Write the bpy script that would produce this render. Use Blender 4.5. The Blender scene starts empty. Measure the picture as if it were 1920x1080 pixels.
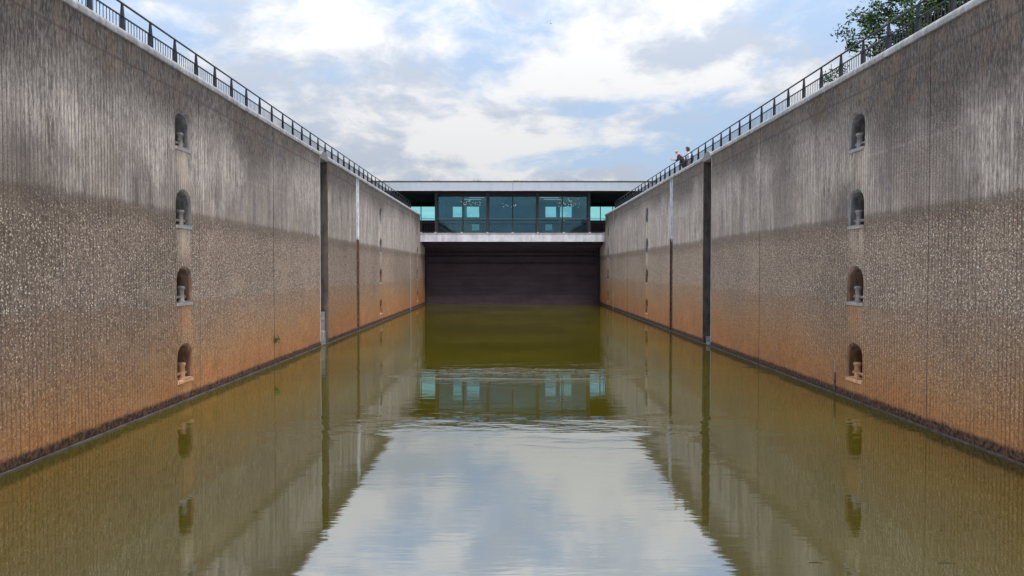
import bpy, math, random
from mathutils import Vector, Euler
R = math.radians
random.seed(7)
S = bpy.context.scene
COL = S.collection

# ------------------------------------------------------------------ camera
CAMZ = 3.58
cam_d = bpy.data.cameras.new("camera"); cam = bpy.data.objects.new("camera", cam_d); COL.objects.link(cam)
cam.location = (0, 0, CAMZ)
cam.rotation_euler = Euler((R(90 - 1.353), 0, R(-0.16)))
cam_d.sensor_width = 36.0; cam_d.lens = 27.0
cam_d.clip_start = 0.1; cam_d.clip_end = 6000
S.camera = cam

# ------------------------------------------------------------------ colour management
S.view_settings.view_transform = 'Standard'; S.view_settings.look = 'None'
S.view_settings.gamma = 1.0; S.view_settings.exposure = 0.7
S.view_settings.use_curve_mapping = False

# ------------------------------------------------------------------ node helper
class NT:
    def __init__(s, nt): s.nt = nt; s.n = nt.nodes; s.l = nt.links
    def new(s, t, **kw):
        nd = s.n.new(t)
        for k, v in kw.items(): setattr(nd, k, v)
        return nd
    def set(s, sock, v):
        if hasattr(v, 'is_linked') or isinstance(v, bpy.types.NodeSocket): s.l.new(v, sock)
        else: sock.default_value = v
    def m(s, op, a, b=None, c=None, clamp=False):
        nd = s.new('ShaderNodeMath', operation=op, use_clamp=clamp)
        s.set(nd.inputs[0], a)
        if b is not None: s.set(nd.inputs[1], b)
        if c is not None: s.set(nd.inputs[2], c)
        return nd.outputs[0]
    def ss(s, x, a, b):                                   # smoothstep a..b (a may exceed b)
        nd = s.new('ShaderNodeMapRange', interpolation_type='SMOOTHSTEP')
        lo, hi, o0, o1 = (a, b, 0.0, 1.0) if a < b else (b, a, 1.0, 0.0)
        s.set(nd.inputs['Value'], x)
        nd.inputs['From Min'].default_value = lo; nd.inputs['From Max'].default_value = hi
        nd.inputs['To Min'].default_value = o0; nd.inputs['To Max'].default_value = o1
        return nd.outputs[0]
    def mix(s, f, a, b, mode='MIX'):
        nd = s.new('ShaderNodeMix', data_type='RGBA', blend_type=mode)
        s.set(nd.inputs[0], f)
        for i, v in ((6, a), (7, b)):
            if isinstance(v, (tuple, list)) and len(v) == 3: v = (*v, 1)
            s.set(nd.inputs[i], v)
        return nd.outputs[2]
    def scale(s, vec, sc, off=(0, 0, 0)):
        nd = s.new('ShaderNodeMapping')
        s.set(nd.inputs[0], vec); nd.inputs['Scale'].default_value = sc; nd.inputs['Location'].default_value = off
        return nd.outputs[0]
    def noise(s, vec, scale=1.0, detail=3.0, rough=0.5, dist=0.0):
        nd = s.new('ShaderNodeTexNoise')
        s.set(nd.inputs['Vector'], vec); nd.inputs['Scale'].default_value = scale
        nd.inputs['Detail'].default_value = detail; nd.inputs['Roughness'].default_value = rough
        nd.inputs['Distortion'].default_value = dist
        return nd.outputs[0]
    def xyz(s, vec):
        nd = s.new('ShaderNodeSeparateXYZ'); s.set(nd.inputs[0], vec); return nd.outputs
    def comb(s, x, y, z):
        nd = s.new('ShaderNodeCombineXYZ')
        for i, v in enumerate((x, y, z)): s.set(nd.inputs[i], v)
        return nd.outputs[0]

# ------------------------------------------------------------------ world: Nishita sky with broken cloud
SUN_EL, SUN_ROT = R(54), R(171)
W = bpy.data.worlds.new("World"); S.world = W; W.use_nodes = True
w = NT(W.node_tree); w.n.clear()
out = w.new('ShaderNodeOutputWorld'); bg = w.new('ShaderNodeBackground')
bg.inputs['Strength'].default_value = 0.1
w.l.new(bg.outputs[0], out.inputs[0])
sky = w.new('ShaderNodeTexSky', sky_type='NISHITA')
sky.sun_disc = False; sky.sun_elevation = SUN_EL; sky.sun_rotation = SUN_ROT
tc = w.new('ShaderNodeTexCoord').outputs['Generated']
dx, dy, dz = w.xyz(tc)
zc = w.m('MAXIMUM', dz, 0.0)
den = w.m('ADD', zc, 0.33)
px = w.m('DIVIDE', dx, den); py = w.m('DIVIDE', dy, den)
pv = w.comb(px, py, 0.0)
wv = w.new('ShaderNodeTexNoise'); w.l.new(pv, wv.inputs['Vector']); wv.inputs['Scale'].default_value = 2.2; wv.inputs['Detail'].default_value = 5.0
off = w.new('ShaderNodeVectorMath', operation='MULTIPLY_ADD'); w.l.new(wv.outputs['Color'], off.inputs[0])
off.inputs[1].default_value = (0.22, 0.22, 0); w.l.new(pv, off.inputs[2])
qv = off.outputs[0]
n1 = w.noise(w.scale(qv, (1.9, 2.2, 1), (3.1, 1.7, 0)), 1.0, 10.0, 0.60, 0.0)
n2 = w.noise(w.scale(qv, (3.4, 3.4, 1), (8.3, 4.1, 2)), 1.0, 10.0, 0.62, 0.0)
n2b = w.noise(w.scale(qv, (3.2, 3.2, 1), (8.3+0.10, 4.1-0.26, 2)), 1.0, 6.0, 0.5, 0.0)
n3 = w.noise(w.scale(qv, (1.3, 1.6, 1), (1.2, 9.4, 5)), 1.0, 6.0, 0.52, 0.0)
def blob(az, el, ra, re, amt):                            # a cloud bank (or a gap) standing in a direction of the sky
    x = math.sin(R(az)); z = math.sin(R(el))
    a = w.m('DIVIDE', w.m('SUBTRACT', dx, x), ra); b = w.m('DIVIDE', w.m('SUBTRACT', dz, z), re)
    q = w.m('ADD', w.m('MULTIPLY', a, a), w.m('MULTIPLY', b, b))
    g = w.m('POWER', 2.718, w.m('MULTIPLY', q, -1.0))
    g = w.m('MULTIPLY', g, w.m('GREATER_THAN', dy, 0.0))
    return w.m('MULTIPLY', g, amt)
bias = blob(-6, 14, 0.16, 0.09, 0.12)
for a in ((-22, 15.5, 0.10, 0.05, -0.09), (17, 12, 0.08, 0.05, -0.07), (0, 2.5, 0.8, 0.07, 0.24), (8, 16, 0.12, 0.04, 0.10), (-14, 8, 0.10, 0.05, 0.08), (28, 19, 0.1, 0.06, -0.04)):
    bias = w.m('ADD', bias, blob(*a))
cover = w.ss(w.m('ADD', n1, bias), 0.43, 0.57)
lit = w.m('ADD', w.m('MULTIPLY', n2, 0.35), w.m('MULTIPLY', n3, 0.65))
lit = w.m('ADD', lit, w.m('MULTIPLY', w.m('SUBTRACT', n2, n2b), 0.60))
lit = w.m('ADD', lit, blob(0, 2.5, 0.8, 0.07, 0.09))
shade = w.ss(w.m('ADD', lit, blob(-4, 16, 0.14, 0.07, 0.05)), 0.42, 0.60)
cloud = w.mix(shade, (4.9, 5.45, 6.4), (8.0, 7.95, 7.95))
blue = w.mix(0.72, sky.outputs[0], (4.7, 6.1, 8.2))
colr = w.mix(w.m('MULTIPLY', cover, 0.95), blue, cloud)
gain = w.m('ADD', 0.56, w.m('MULTIPLY', w.m('POWER', zc, 1.6), 1.9))          # an overcast sky brightens towards the zenith
gv = w.new('ShaderNodeVectorMath', operation='SCALE'); w.l.new(colr, gv.inputs[0]); w.l.new(gain, gv.inputs['Scale'])
w.l.new(gv.outputs[0], bg.inputs['Color'])

# ------------------------------------------------------------------ sun (veiled)
sd = bpy.data.lights.new("sun", 'SUN'); sun = bpy.data.objects.new("sun", sd); COL.objects.link(sun)
sd.energy = 2.2; sd.angle = R(12); sd.color = (1.0, 0.93, 0.84)
sun_dir = Vector((math.sin(SUN_ROT) * math.cos(SUN_EL), math.cos(SUN_ROT) * math.cos(SUN_EL), math.sin(SUN_EL)))
sun.rotation_euler = sun_dir.to_track_quat('Z', 'Y').to_euler()

# ------------------------------------------------------------------ mesh helper
class MB:
    def __init__(s): s.v = []; s.f = []; s.mi = []; s.cur = 0
    def add(s, vs, fs):
        b = len(s.v); s.v += [tuple(v) for v in vs]
        for f in fs: s.f.append([b + i for i in f]); s.mi.append(s.cur)
    def quad(s, *p): s.add(p, [list(range(len(p)))])
    def box(s, x0, x1, y0, y1, z0, z1):
        if x0 > x1: x0, x1 = x1, x0
        if y0 > y1: y0, y1 = y1, y0
        s.add([(x0,y0,z0),(x1,y0,z0),(x1,y1,z0),(x0,y1,z0),(x0,y0,z1),(x1,y0,z1),(x1,y1,z1),(x0,y1,z1)],
              [(0,3,2,1),(4,5,6,7),(0,1,5,4),(1,2,6,5),(2,3,7,6),(3,0,4,7)])
    def tube(s, a, b, r0, r1=None, n=8):
        r1 = r0 if r1 is None else r1
        a = Vector(a); b = Vector(b); d = (b - a).normalized()
        u = d.orthogonal().normalized(); t = d.cross(u)
        vs = []
        for c, r in ((a, r0), (b, r1)):
            for i in range(n):
                q = 2 * math.pi * i / n
                vs.append(c + (u * math.cos(q) + t * math.sin(q)) * r)
        s.add(vs, [(i, (i+1) % n, n + (i+1) % n, n + i) for i in range(n)] + [tuple(range(n-1, -1, -1)), tuple(range(n, 2*n))])
    def lathe(s, c, prof, n=14):
        c = Vector(c); vs = []
        for r, z in prof:
            for i in range(n):
                q = 2 * math.pi * i / n
                vs.append(c + Vector((r * math.cos(q), r * math.sin(q), z)))
        fs = []
        for k in range(len(prof) - 1):
            for i in range(n): fs.append((k*n+i, k*n+(i+1) % n, (k+1)*n+(i+1) % n, (k+1)*n+i))
        fs.append(tuple(range(n-1, -1, -1))); fs.append(tuple((len(prof)-1)*n + i for i in range(n)))
        s.add(vs, fs)
    def ball(s, c, rx, ry=None, rz=None, nu=10, nv=7):
        ry = rx if ry is None else ry; rz = rx if rz is None else rz
        vs = [(c[0], c[1], c[2]-rz)]
        for k in range(1, nv):
            t = -math.pi/2 + math.pi*k/nv
            for i in range(nu):
                q = 2*math.pi*i/nu
                vs.append((c[0]+rx*math.cos(t)*math.cos(q), c[1]+ry*math.cos(t)*math.sin(q), c[2]+rz*math.sin(t)))
        vs.append((c[0], c[1], c[2]+rz)); L = len(vs)-1
        fs = [(0, 1+(i+1) % nu, 1+i) for i in range(nu)]
        for k in range(nv-2):
            for i in range(nu): fs.append((1+k*nu+i, 1+k*nu+(i+1) % nu, 1+(k+1)*nu+(i+1) % nu, 1+(k+1)*nu+i))
        b = 1+(nv-2)*nu
        fs += [(b+i, b+(i+1) % nu, L) for i in range(nu)]
        s.add(vs, fs)
    def build(s, name, mat, parent=None, smooth=False, origin=None, loose=False):
        me = bpy.data.meshes.new(name)
        o3 = Vector(origin) if origin is not None else Vector((0, 0, 0))
        me.from_pydata([tuple(Vector(v) - o3) for v in s.v], [], s.f); me.update()
        for mt in (mat if isinstance(mat, (list, tuple)) else [mat]): me.materials.append(mt)
        me.polygons.foreach_set('material_index', s.mi)
        if smooth:
            for p in me.polygons: p.use_smooth = True
        ob = bpy.data.objects.new(name, me); COL.objects.link(ob)
        if parent is not None:
            ob.parent = parent
            ob.location = o3
        else: ob.location = o3
        return ob

def tag(o, label=None, cat=None, group=None, kind=None):
    if label: o['label'] = label
    if cat: o['category'] = cat
    if group: o['group'] = group
    if kind: o['kind'] = kind
    return o
def thing(name, label, cat, loc=(0, 0, 0), group=None):
    o = bpy.data.objects.new(name, None); COL.objects.link(o); o.location = loc; o.empty_display_size = 0.2
    return tag(o, label, cat, group)
def copy_tree(o, loc, label):
    r = o.copy(); COL.objects.link(r); r.location = loc; r['label'] = label
    for ch in list(o.children):
        c = ch.copy(); COL.objects.link(c); c.parent = r
        for g in ch.children:
            d = g.copy(); COL.objects.link(d); d.parent = c
    return r

# ------------------------------------------------------------------ materials
def pmat(name, col, rough=0.6, metal=0.0, var=0.25, scale=6.0, bump=0.0, spec=0.3, banded=False):
    M = bpy.data.materials.new(name); M.use_nodes = True
    t = NT(M.node_tree); p = t.n['Principled BSDF']
    pos = t.new('ShaderNodeNewGeometry').outputs['Position']
    n = t.noise(pos, scale, 5.0, 0.6)
    n_ = t.noise(t.scale(pos, (scale*0.4, scale*0.4, scale*4) if banded else (scale*2.5, scale*2.5, scale*0.3)), 1.0, 4.0, 0.6)
    f = t.m('ADD', t.m('MULTIPLY', n, 0.5), t.m('MULTIPLY', n_, 0.5))
    k = t.ss(f, 0.3, 0.7)
    c = t.mix(k, tuple(x*(1-var) for x in col), tuple(min(1, x*(1+var)) for x in col))
    t.l.new(c, p.inputs['Base Color'])
    p.inputs['Roughness'].default_value = rough; p.inputs['Metallic'].default_value = metal
    p.inputs['Specular IOR Level'].default_value = spec
    if bump:
        b = t.new('ShaderNodeBump'); b.inputs['Strength'].default_value = bump; b.inputs['Distance'].default_value = 0.01
        t.l.new(n_, b.inputs['Height']); t.l.new(b.outputs[0], p.inputs['Normal'])
    return M

NICHE_Y = (20.95, 52.9, 73.8)
SILLS = (0.58, 2.68, 4.77, 6.87)
NW, NH = 0.89, 0.95
COPE = 8.97
TOP = 9.13

def wall_material(name, seed, mid):
    M = bpy.data.materials.new(name); M.use_nodes = True
    t = NT(M.node_tree); p = t.n['Principled BSDF']
    pos = t.new('ShaderNodeNewGeometry').outputs['Position']
    x, y, z = t.xyz(pos)
    pv = t.comb(x, t.m('ADD', y, seed), z)
    big = t.noise(pv, 0.20, 4.0, 0.6)
    big2 = t.noise(t.scale(pv, (1, 1, 0.6), (40, 11, 3)), 0.45, 4.0, 0.6)
    med = t.noise(pv, 1.5, 6.0, 0.65)
    s1 = t.noise(t.scale(pv, (2.6, 2.6, 0.22)), 1.0, 6.0, 0.7)         # wide drips
    s2 = t.noise(t.scale(pv, (10, 10.0, 1.2)), 1.0, 6.0, 0.75)         # narrow, broken drips
    s3 = t.noise(t.scale(pv, (26, 26.0, 6.0)), 1.0, 4.0, 0.75)         # short flecks
    ag = t.noise(pv, 30.0, 2.0, 0.7)                                   # aggregate
    ag2 = t.noise(pv, 12.0, 4.0, 0.7)
    def stones(scale, lo, hi, o=(0, 0, 0)):
        vor = t.new('ShaderNodeTexVoronoi', feature='F1'); t.set(vor.inputs['Vector'], t.scale(pv, (1, 1, 1), o)); vor.inputs['Scale'].default_value = scale
        c = t.xyz(vor.outputs['Color'])
        return t.m('MULTIPLY', t.ss(vor.outputs['Distance'], 0.46, 0.26), t.ss(c[0], lo, hi)), c[1]
    peb, pk = stones(20.0, 0.52, 0.70)
    peb2, pk2 = stones(34.0, 0.40, 0.62, (3, 5, 7))
    pits, _k = stones(17.0, 0.50, 0.70, (9, 2, 4))
    # fluting left by the formwork, partly worn away
    wob = t.m('MULTIPLY', med, 0.03)
    flute = t.m('SINE', t.m('MULTIPLY', t.m('ADD', y, wob), 2*math.pi/0.125))
    worn = t.ss(t.m('ADD', t.m('MULTIPLY', s2, 0.6), t.m('MULTIPLY', big2, 0.4)), 0.36, 0.60)
    groove = t.m('MULTIPLY', t.ss(flute, 0.15, 0.95), worn)
    zz = t.m('ADD', z, t.m('MULTIPLY', t.m('SUBTRACT', s1, 0.5), 0.30))
    zb = t.m('ADD', z, t.m('MULTIPLY', t.m('SUBTRACT', big, 0.5), 1.8))
    zb = t.m('ADD', zb, t.m('MULTIPLY', t.m('SUBTRACT', s2, 0.5), 0.9))
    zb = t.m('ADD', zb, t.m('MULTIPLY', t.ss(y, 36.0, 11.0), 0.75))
    upper = t.ss(t.m('ADD', zz, t.m('MULTIPLY', t.m('SUBTRACT', s3, 0.5), 0.5)), mid - 0.22, mid + 0.22)
    rust = t.ss(zb, 3.35, 0.75)
    rust2 = t.ss(zb, 2.0, 0.3)
    # upper: weathered grey, drips and flecks
    d = t.m('ADD', t.m('MULTIPLY', s2, 0.40), t.m('MULTIPLY', s1, 0.25))
    d = t.m('ADD', d, t.m('MULTIPLY', s3, 0.35))
    ucol = t.mix(t.ss(d, 0.38, 0.66), (0.115, 0.100, 0.092), (0.74, 0.66, 0.60))
    ucol = t.mix(t.m('MULTIPLY', t.m('MULTIPLY', t.ss(big, 0.38, 0.62), t.ss(y, 50.0, 14.0)), 0.85), ucol, (0.105, 0.088, 0.082))  # patches blend to a darker tone towards the near end
    warm = t.m('MULTIPLY', t.ss(z, 7.4, mid), t.ss(big2, 0.42, 0.62))
    ucol = t.mix(t.m('MULTIPLY', warm, 0.30), ucol, (0.40, 0.31, 0.24))
    ucol = t.mix(t.m('MULTIPLY', t.m('MULTIPLY', peb2, t.ss(big2, 0.40, 0.60)), 0.55), ucol, (0.60, 0.56, 0.52))
    ucol = t.mix(t.m('MULTIPLY', groove, 0.62), ucol, (0.060, 0.048, 0.043))
    ucol = t.mix(t.m('MULTIPLY', pits, 0.30), ucol, (0.08, 0.07, 0.066))
    # black run-off below the coping, with ochre edges
    zt = t.m('ADD', z, t.m('MULTIPLY', t.m('SUBTRACT', s2, 0.5), 1.3))
    zt = t.m('ADD', zt, t.m('MULTIPLY', t.m('SUBTRACT', s1, 0.5), 1.2))
    zt = t.m('ADD', zt, t.m('MULTIPLY', t.m('SUBTRACT', big, 0.42), 3.0))
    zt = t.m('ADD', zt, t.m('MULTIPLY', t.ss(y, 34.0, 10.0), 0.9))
    topd = t.ss(zt, 7.2, 8.9)
    ucol = t.mix(t.m('MULTIPLY', topd, 0.80), ucol, t.mix(t.ss(s3, 0.40, 0.66), (0.026, 0.023, 0.023), (0.14, 0.12, 0.108)))
    ocre = t.m('MULTIPLY', t.ss(zt, 8.3, 8.9), t.ss(med, 0.46, 0.60))
    ucol = t.mix(t.m('MULTIPLY', ocre, 0.30), ucol, (0.20, 0.135, 0.085))
    lift = t.m('ABSOLUTE', t.m('SUBTRACT', t.m('ADD', z, t.m('MULTIPLY', med, 0.08)), 6.62))
    ucol = t.mix(t.m('MULTIPLY', t.ss(lift, 0.06, 0.0), t.m('MULTIPLY', t.ss(s2, 0.45, 0.65), 0.35)), ucol, (0.50, 0.44, 0.38))
    lift = t.m('ABSOLUTE', t.m('SUBTRACT', t.m('ADD', z, t.m('MULTIPLY', med, 0.10)), 8.42))
    ucol = t.mix(t.m('MULTIPLY', t.ss(lift, 0.05, 0.01), 0.5), ucol, (0.06, 0.05, 0.045))
    # lower: washed out aggregate
    a = t.m('ADD', t.m('MULTIPLY', ag, 0.5), t.m('MULTIPLY', ag2, 0.5))
    lcol = t.mix(t.ss(a, 0.36, 0.64), (0.070, 0.050, 0.040), (0.42, 0.32, 0.25))
    lcol = t.mix(t.m('MULTIPLY', t.m('ADD', t.ss(big, 0.42, 0.66), t.ss(y, 30.0, 9.0)), 0.38), lcol, (0.095, 0.074, 0.062))  # lower zone also goes darker towards the near end
    lcol = t.mix(t.m('MULTIPLY', peb2, 0.6), lcol, t.mix(pk2, (0.30, 0.23, 0.17), (0.66, 0.58, 0.50)))
    lcol = t.mix(t.m('MULTIPLY', peb, 0.95), lcol, t.mix(pk, (0.40, 0.32, 0.24), (0.78, 0.69, 0.58)))
    rcol = t.mix(t.ss(a, 0.34, 0.66), (0.130, 0.060, 0.021), (0.53, 0.295, 0.120))
    rcol = t.mix(t.m('MULTIPLY', peb, 0.42), rcol, t.mix(pk, (0.42, 0.23, 0.085), (0.80, 0.56, 0.31)))
    rcol = t.mix(t.m('MULTIPLY', rust2, 0.55), rcol, t.mix(t.ss(med, 0.35, 0.65), (0.27, 0.083, 0.023), (0.48, 0.168, 0.050)))
    lcol = t.mix(t.m('MULTIPLY', rust, 0.93), lcol, rcol)
    lcol = t.mix(t.m('MULTIPLY', groove, 0.60), lcol, t.mix(rust, (0.035, 0.027, 0.022), (0.085, 0.035, 0.014)))
    lcol = t.mix(t.m('MULTIPLY', pits, 0.55), lcol, t.mix(rust, (0.030, 0.023, 0.020), (0.10, 0.040, 0.015)))
    patch = t.ss(t.noise(t.scale(pv, (1, 0.35, 0.9), (17, 3, 8)), 1.0, 5.0, 0.7), 0.56, 0.66)
    lcol = t.mix(t.m('MULTIPLY', patch, 0.32), lcol, t.mix(rust, (0.30, 0.235, 0.17), (0.42, 0.24, 0.10)))
    low = t.ss(t.m('ADD', t.m('ADD', z, t.m('MULTIPLY', t.m('SUBTRACT', s2, 0.5), 0.25)), t.m('MULTIPLY', t.m('SUBTRACT', big2, 0.5), 0.9)), 2.78, 2.66)
    lcol = t.mix(t.m('MULTIPLY', low, 0.26), lcol, (0.17, 0.085, 0.035))
    tide = t.m('MULTIPLY', t.ss(zz, mid - 0.7, mid - 0.03), t.ss(zz, mid + 0.15, mid))
    col = t.mix(upper, lcol, ucol)
    col = t.mix(t.m('MULTIPLY', tide, 0.45), col, (0.075, 0.056, 0.046))
    # lime and rust runs below each recess
    run = None
    for ny in NICHE_Y:
        g = t.ss(t.m('ABSOLUTE', t.m('SUBTRACT', y, ny)), 0.52, 0.36)
        run = g if run is None else t.m('MAXIMUM', run, g)
    ph = t.m('FRACT', t.m('DIVIDE', t.m('SUBTRACT', z, SILLS[0]), 2.097))
    run = t.m('MULTIPLY', run, t.m('MULTIPLY', t.ss(ph, 0.40, 0.75), t.ss(t.m('ADD', t.m('MULTIPLY', s2, 0.5), t.m('MULTIPLY', s1, 0.5)), 0.40, 0.56)))
    col = t.mix(t.m('MULTIPLY', t.m('MULTIPLY', run, t.ss(z, 6.95, 6.85)), 0.60), col, t.mix(t.ss(z, 2.2, 4.6), (0.40, 0.20, 0.08), (0.48, 0.40, 0.31)))
    # wet algae at the waterline
    zw = t.m('ADD', z, t.m('MULTIPLY', t.m('SUBTRACT', med, 0.5), 0.12))
    wet = t.m('MULTIPLY', t.ss(zw, 0.29, 0.17), 0.95)
    col = t.mix(wet, col, t.mix(t.ss(ag2, 0.4, 0.62), (0.014, 0.010, 0.008), (0.095, 0.055, 0.036)))
    wn = t.new('ShaderNodeTexWhiteNoise', noise_dimensions='1D')           # each pour of concrete has its own tone
    t.set(wn.inputs['W'], t.m('ADD', t.m('FLOOR', t.m('DIVIDE', t.m('SUBTRACT', y, 4.62), 8.1)), seed))
    tone = t.m('ADD', 0.88, t.m('MULTIPLY', wn.outputs['Value'], 0.24))
    col = t.mix(1.0, col, t.comb(t.m('MULTIPLY', tone, 1.30), t.m('MULTIPLY', tone, 1.21), t.m('MULTIPLY', tone, 1.10)), 'MULTIPLY')
    t.l.new(col, p.inputs['Base Color'])
    p.inputs['Roughness'].default_value = 0.86; p.inputs['Specular IOR Level'].default_value = 0.2
    h = t.m('ADD', t.m('MULTIPLY', ag, 0.5), t.m('MULTIPLY', peb, 0.6))
    h = t.m('SUBTRACT', h, t.m('MULTIPLY', groove, 0.6))
    b = t.new('ShaderNodeBump'); b.inputs['Strength'].default_value = 0.5; b.inputs['Distance'].default_value = 0.03
    t.l.new(h, b.inputs['Height']); t.l.new(b.outputs[0], p.inputs['Normal'])
    return M

def lining_material(nm="shade-toned recess lining", g=1.0):  # recess shade painted in as a darker tone, with rust low down
    M = bpy.data.materials.new(nm); M.use_nodes = True
    t = NT(M.node_tree); p = t.n['Principled BSDF']
    pos = t.new('ShaderNodeNewGeometry').outputs['Position']
    x, y, z = t.xyz(pos)
    n = t.noise(t.scale(pos, (6, 6, 1.5)), 1.0, 5.0, 0.65)
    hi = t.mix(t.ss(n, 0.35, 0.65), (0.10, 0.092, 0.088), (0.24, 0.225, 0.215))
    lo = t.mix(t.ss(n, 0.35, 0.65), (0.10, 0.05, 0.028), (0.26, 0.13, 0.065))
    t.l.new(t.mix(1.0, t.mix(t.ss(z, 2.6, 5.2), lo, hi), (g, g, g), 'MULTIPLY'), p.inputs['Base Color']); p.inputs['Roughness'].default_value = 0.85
    return M

def water_material():
    M = bpy.data.materials.new("murky water"); M.use_nodes = True
    t = NT(M.node_tree); t.n.clear()
    o = t.new('ShaderNodeOutputMaterial')
    pos = t.new('ShaderNodeNewGeometry').outputs['Position']
    x, y, z = t.xyz(pos)
    cl = t.noise(pos, 0.12, 3.0, 0.5)
    col = t.mix(t.ss(cl, 0.35, 0.65), (0.048, 0.039, 0.002), (0.066, 0.054, 0.003))
    # finer ripples mostly drift across the middle, broad swell everywhere
    r1 = t.noise(t.scale(pos, (0.55, 1.5, 1)), 1.0, 3.0, 0.5, 0.3)
    r2 = t.noise(t.scale(pos, (2.2, 5.0, 1)), 1.0, 2.0, 0.5)
    gust = t.noise(t.scale(pos, (0.05, 0.09, 1)), 1.0, 2.0, 0.5)
    amp = t.m('ADD', 0.22, t.m('MULTIPLY', t.ss(gust, 0.45, 0.65), 0.35))
    yw = t.m('ADD', y, t.m('MULTIPLY', t.m('SUBTRACT', t.noise(pos, 0.35, 3.0), 0.5), 1.5))
    far = t.m('ADD', t.m('MULTIPLY', t.ss(yw, 16.3, 17.0), t.ss(yw, 18.9, 18.2)), t.m('MULTIPLY', t.ss(yw, 25.2, 26.2), t.ss(yw, 28.6, 27.6)))
    amp = t.m('ADD', amp, t.m('MULTIPLY', far, 1.3))
    h = t.m('ADD', t.m('MULTIPLY', r1, 1.0), t.m('MULTIPLY', r2, 0.16))
    h = t.m('MULTIPLY', h, amp)
    r3 = t.noise(t.scale(pos, (1.6, 9.0, 1)), 1.0, 2.0, 0.5)
    h = t.m('ADD', h, t.m('MULTIPLY', r3, 0.055))
    b = t.new('ShaderNodeBump'); b.inputs['Strength'].default_value = 1.0; b.inputs['Distance'].default_value = 0.012
    t.l.new(h, b.inputs['Height'])
    df = t.new('ShaderNodeBsdfDiffuse'); t.l.new(col, df.inputs['Color'])
    gl = t.new('ShaderNodeBsdfGlossy'); gl.inputs['Color'].default_value = (0.90, 0.94, 1.0, 1); gl.inputs['Roughness'].default_value = 0.03
    t.l.new(b.outputs[0], gl.inputs['Normal'])
    fr = t.new('ShaderNodeFresnel'); fr.inputs['IOR'].default_value = 5.6; t.l.new(b.outputs[0], fr.inputs['Normal'])
    mx = t.new('ShaderNodeMixShader')
    t.l.new(fr.outputs[0], mx.inputs[0]); t.l.new(df.outputs[0], mx.inputs[1]); t.l.new(gl.outputs[0], mx.inputs[2])
    t.l.new(mx.outputs[0], o.inputs[0])
    return M

def glass_material(name, tint, refl, rtint=(0.6, 0.9, 1.0)):
    M = bpy.data.materials.new(name); M.use_nodes = True
    t = NT(M.node_tree); t.n.clear()
    o = t.new('ShaderNodeOutputMaterial')
    tr = t.new('ShaderNodeBsdfTransparent'); tr.inputs[0].default_value = (*tint, 1)
    gl = t.new('ShaderNodeBsdfGlossy'); gl.inputs['Color'].default_value = (*rtint, 1); gl.inputs['Roughness'].default_value = 0.02
    pos = t.new('ShaderNodeNewGeometry').outputs['Position']
    b = t.new('ShaderNodeBump'); b.inputs['Strength'].default_value = 0.12; b.inputs['Distance'].default_value = 0.05
    t.l.new(t.noise(pos, 0.35, 2.0, 0.5), b.inputs['Height']); t.l.new(b.outputs[0], gl.inputs['Normal'])
    mx = t.new('ShaderNodeMixShader'); mx.inputs[0].default_value = refl
    t.l.new(tr.outputs[0], mx.inputs[1]); t.l.new(gl.outputs[0], mx.inputs[2]); t.l.new(mx.outputs[0], o.inputs[0])
    return M

def emit_material(name, col, st):
    M = bpy.data.materials.new(name); M.use_nodes = True
    p = M.node_tree.nodes['Principled BSDF']
    p.inputs['Base Color'].default_value = (*col, 1); p.inputs['Emission Color'].default_value = (*col, 1)
    p.inputs['Emission Strength'].default_value = st
    return M

def ladder_material():
    M = bpy.data.materials.new("painted ladder steel"); M.use_nodes = True
    t = NT(M.node_tree); p = t.n['Principled BSDF']
    pos = t.new('ShaderNodeNewGeometry').outputs['Position']
    x, y, z = t.xyz(pos)
    n = t.noise(t.scale(pos, (9, 9, 2)), 1.0, 4.0, 0.6)
    zz = t.m('ADD', z, t.m('MULTIPLY', t.m('SUBTRACT', n, 0.5), 0.7))
    up = t.ss(zz, 5.25, 5.5)
    c = t.mix(up, t.mix(t.ss(n, 0.4, 0.6), (0.045, 0.022, 0.014), (0.13, 0.055, 0.028)), t.mix(t.ss(n, 0.35, 0.6), (0.42, 0.42, 0.43), (0.72, 0.72, 0.74)))
    t.l.new(c, p.inputs['Base Color']); p.inputs['Roughness'].default_value = 0.6
    return M

def leaf_material(name, c0, c1):
    M = bpy.data.materials.new(name); M.use_nodes = True
    t = NT(M.node_tree); p = t.n['Principled BSDF']
    g = t.new('ShaderNodeNewGeometry')
    n = t.noise(g.outputs['Position'], 2.5, 3.0, 0.6)
    f = t.m('ADD', t.m('MULTIPLY', g.outputs['Random Per Island'], 0.6), t.m('MULTIPLY', n, 0.5))
    t.l.new(t.mix(f, c0, c1), p.inputs['Base Color'])
    p.inputs['Roughness'].default_value = 0.55; p.inputs['Specular IOR Level'].default_value = 0.3
    return M

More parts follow.
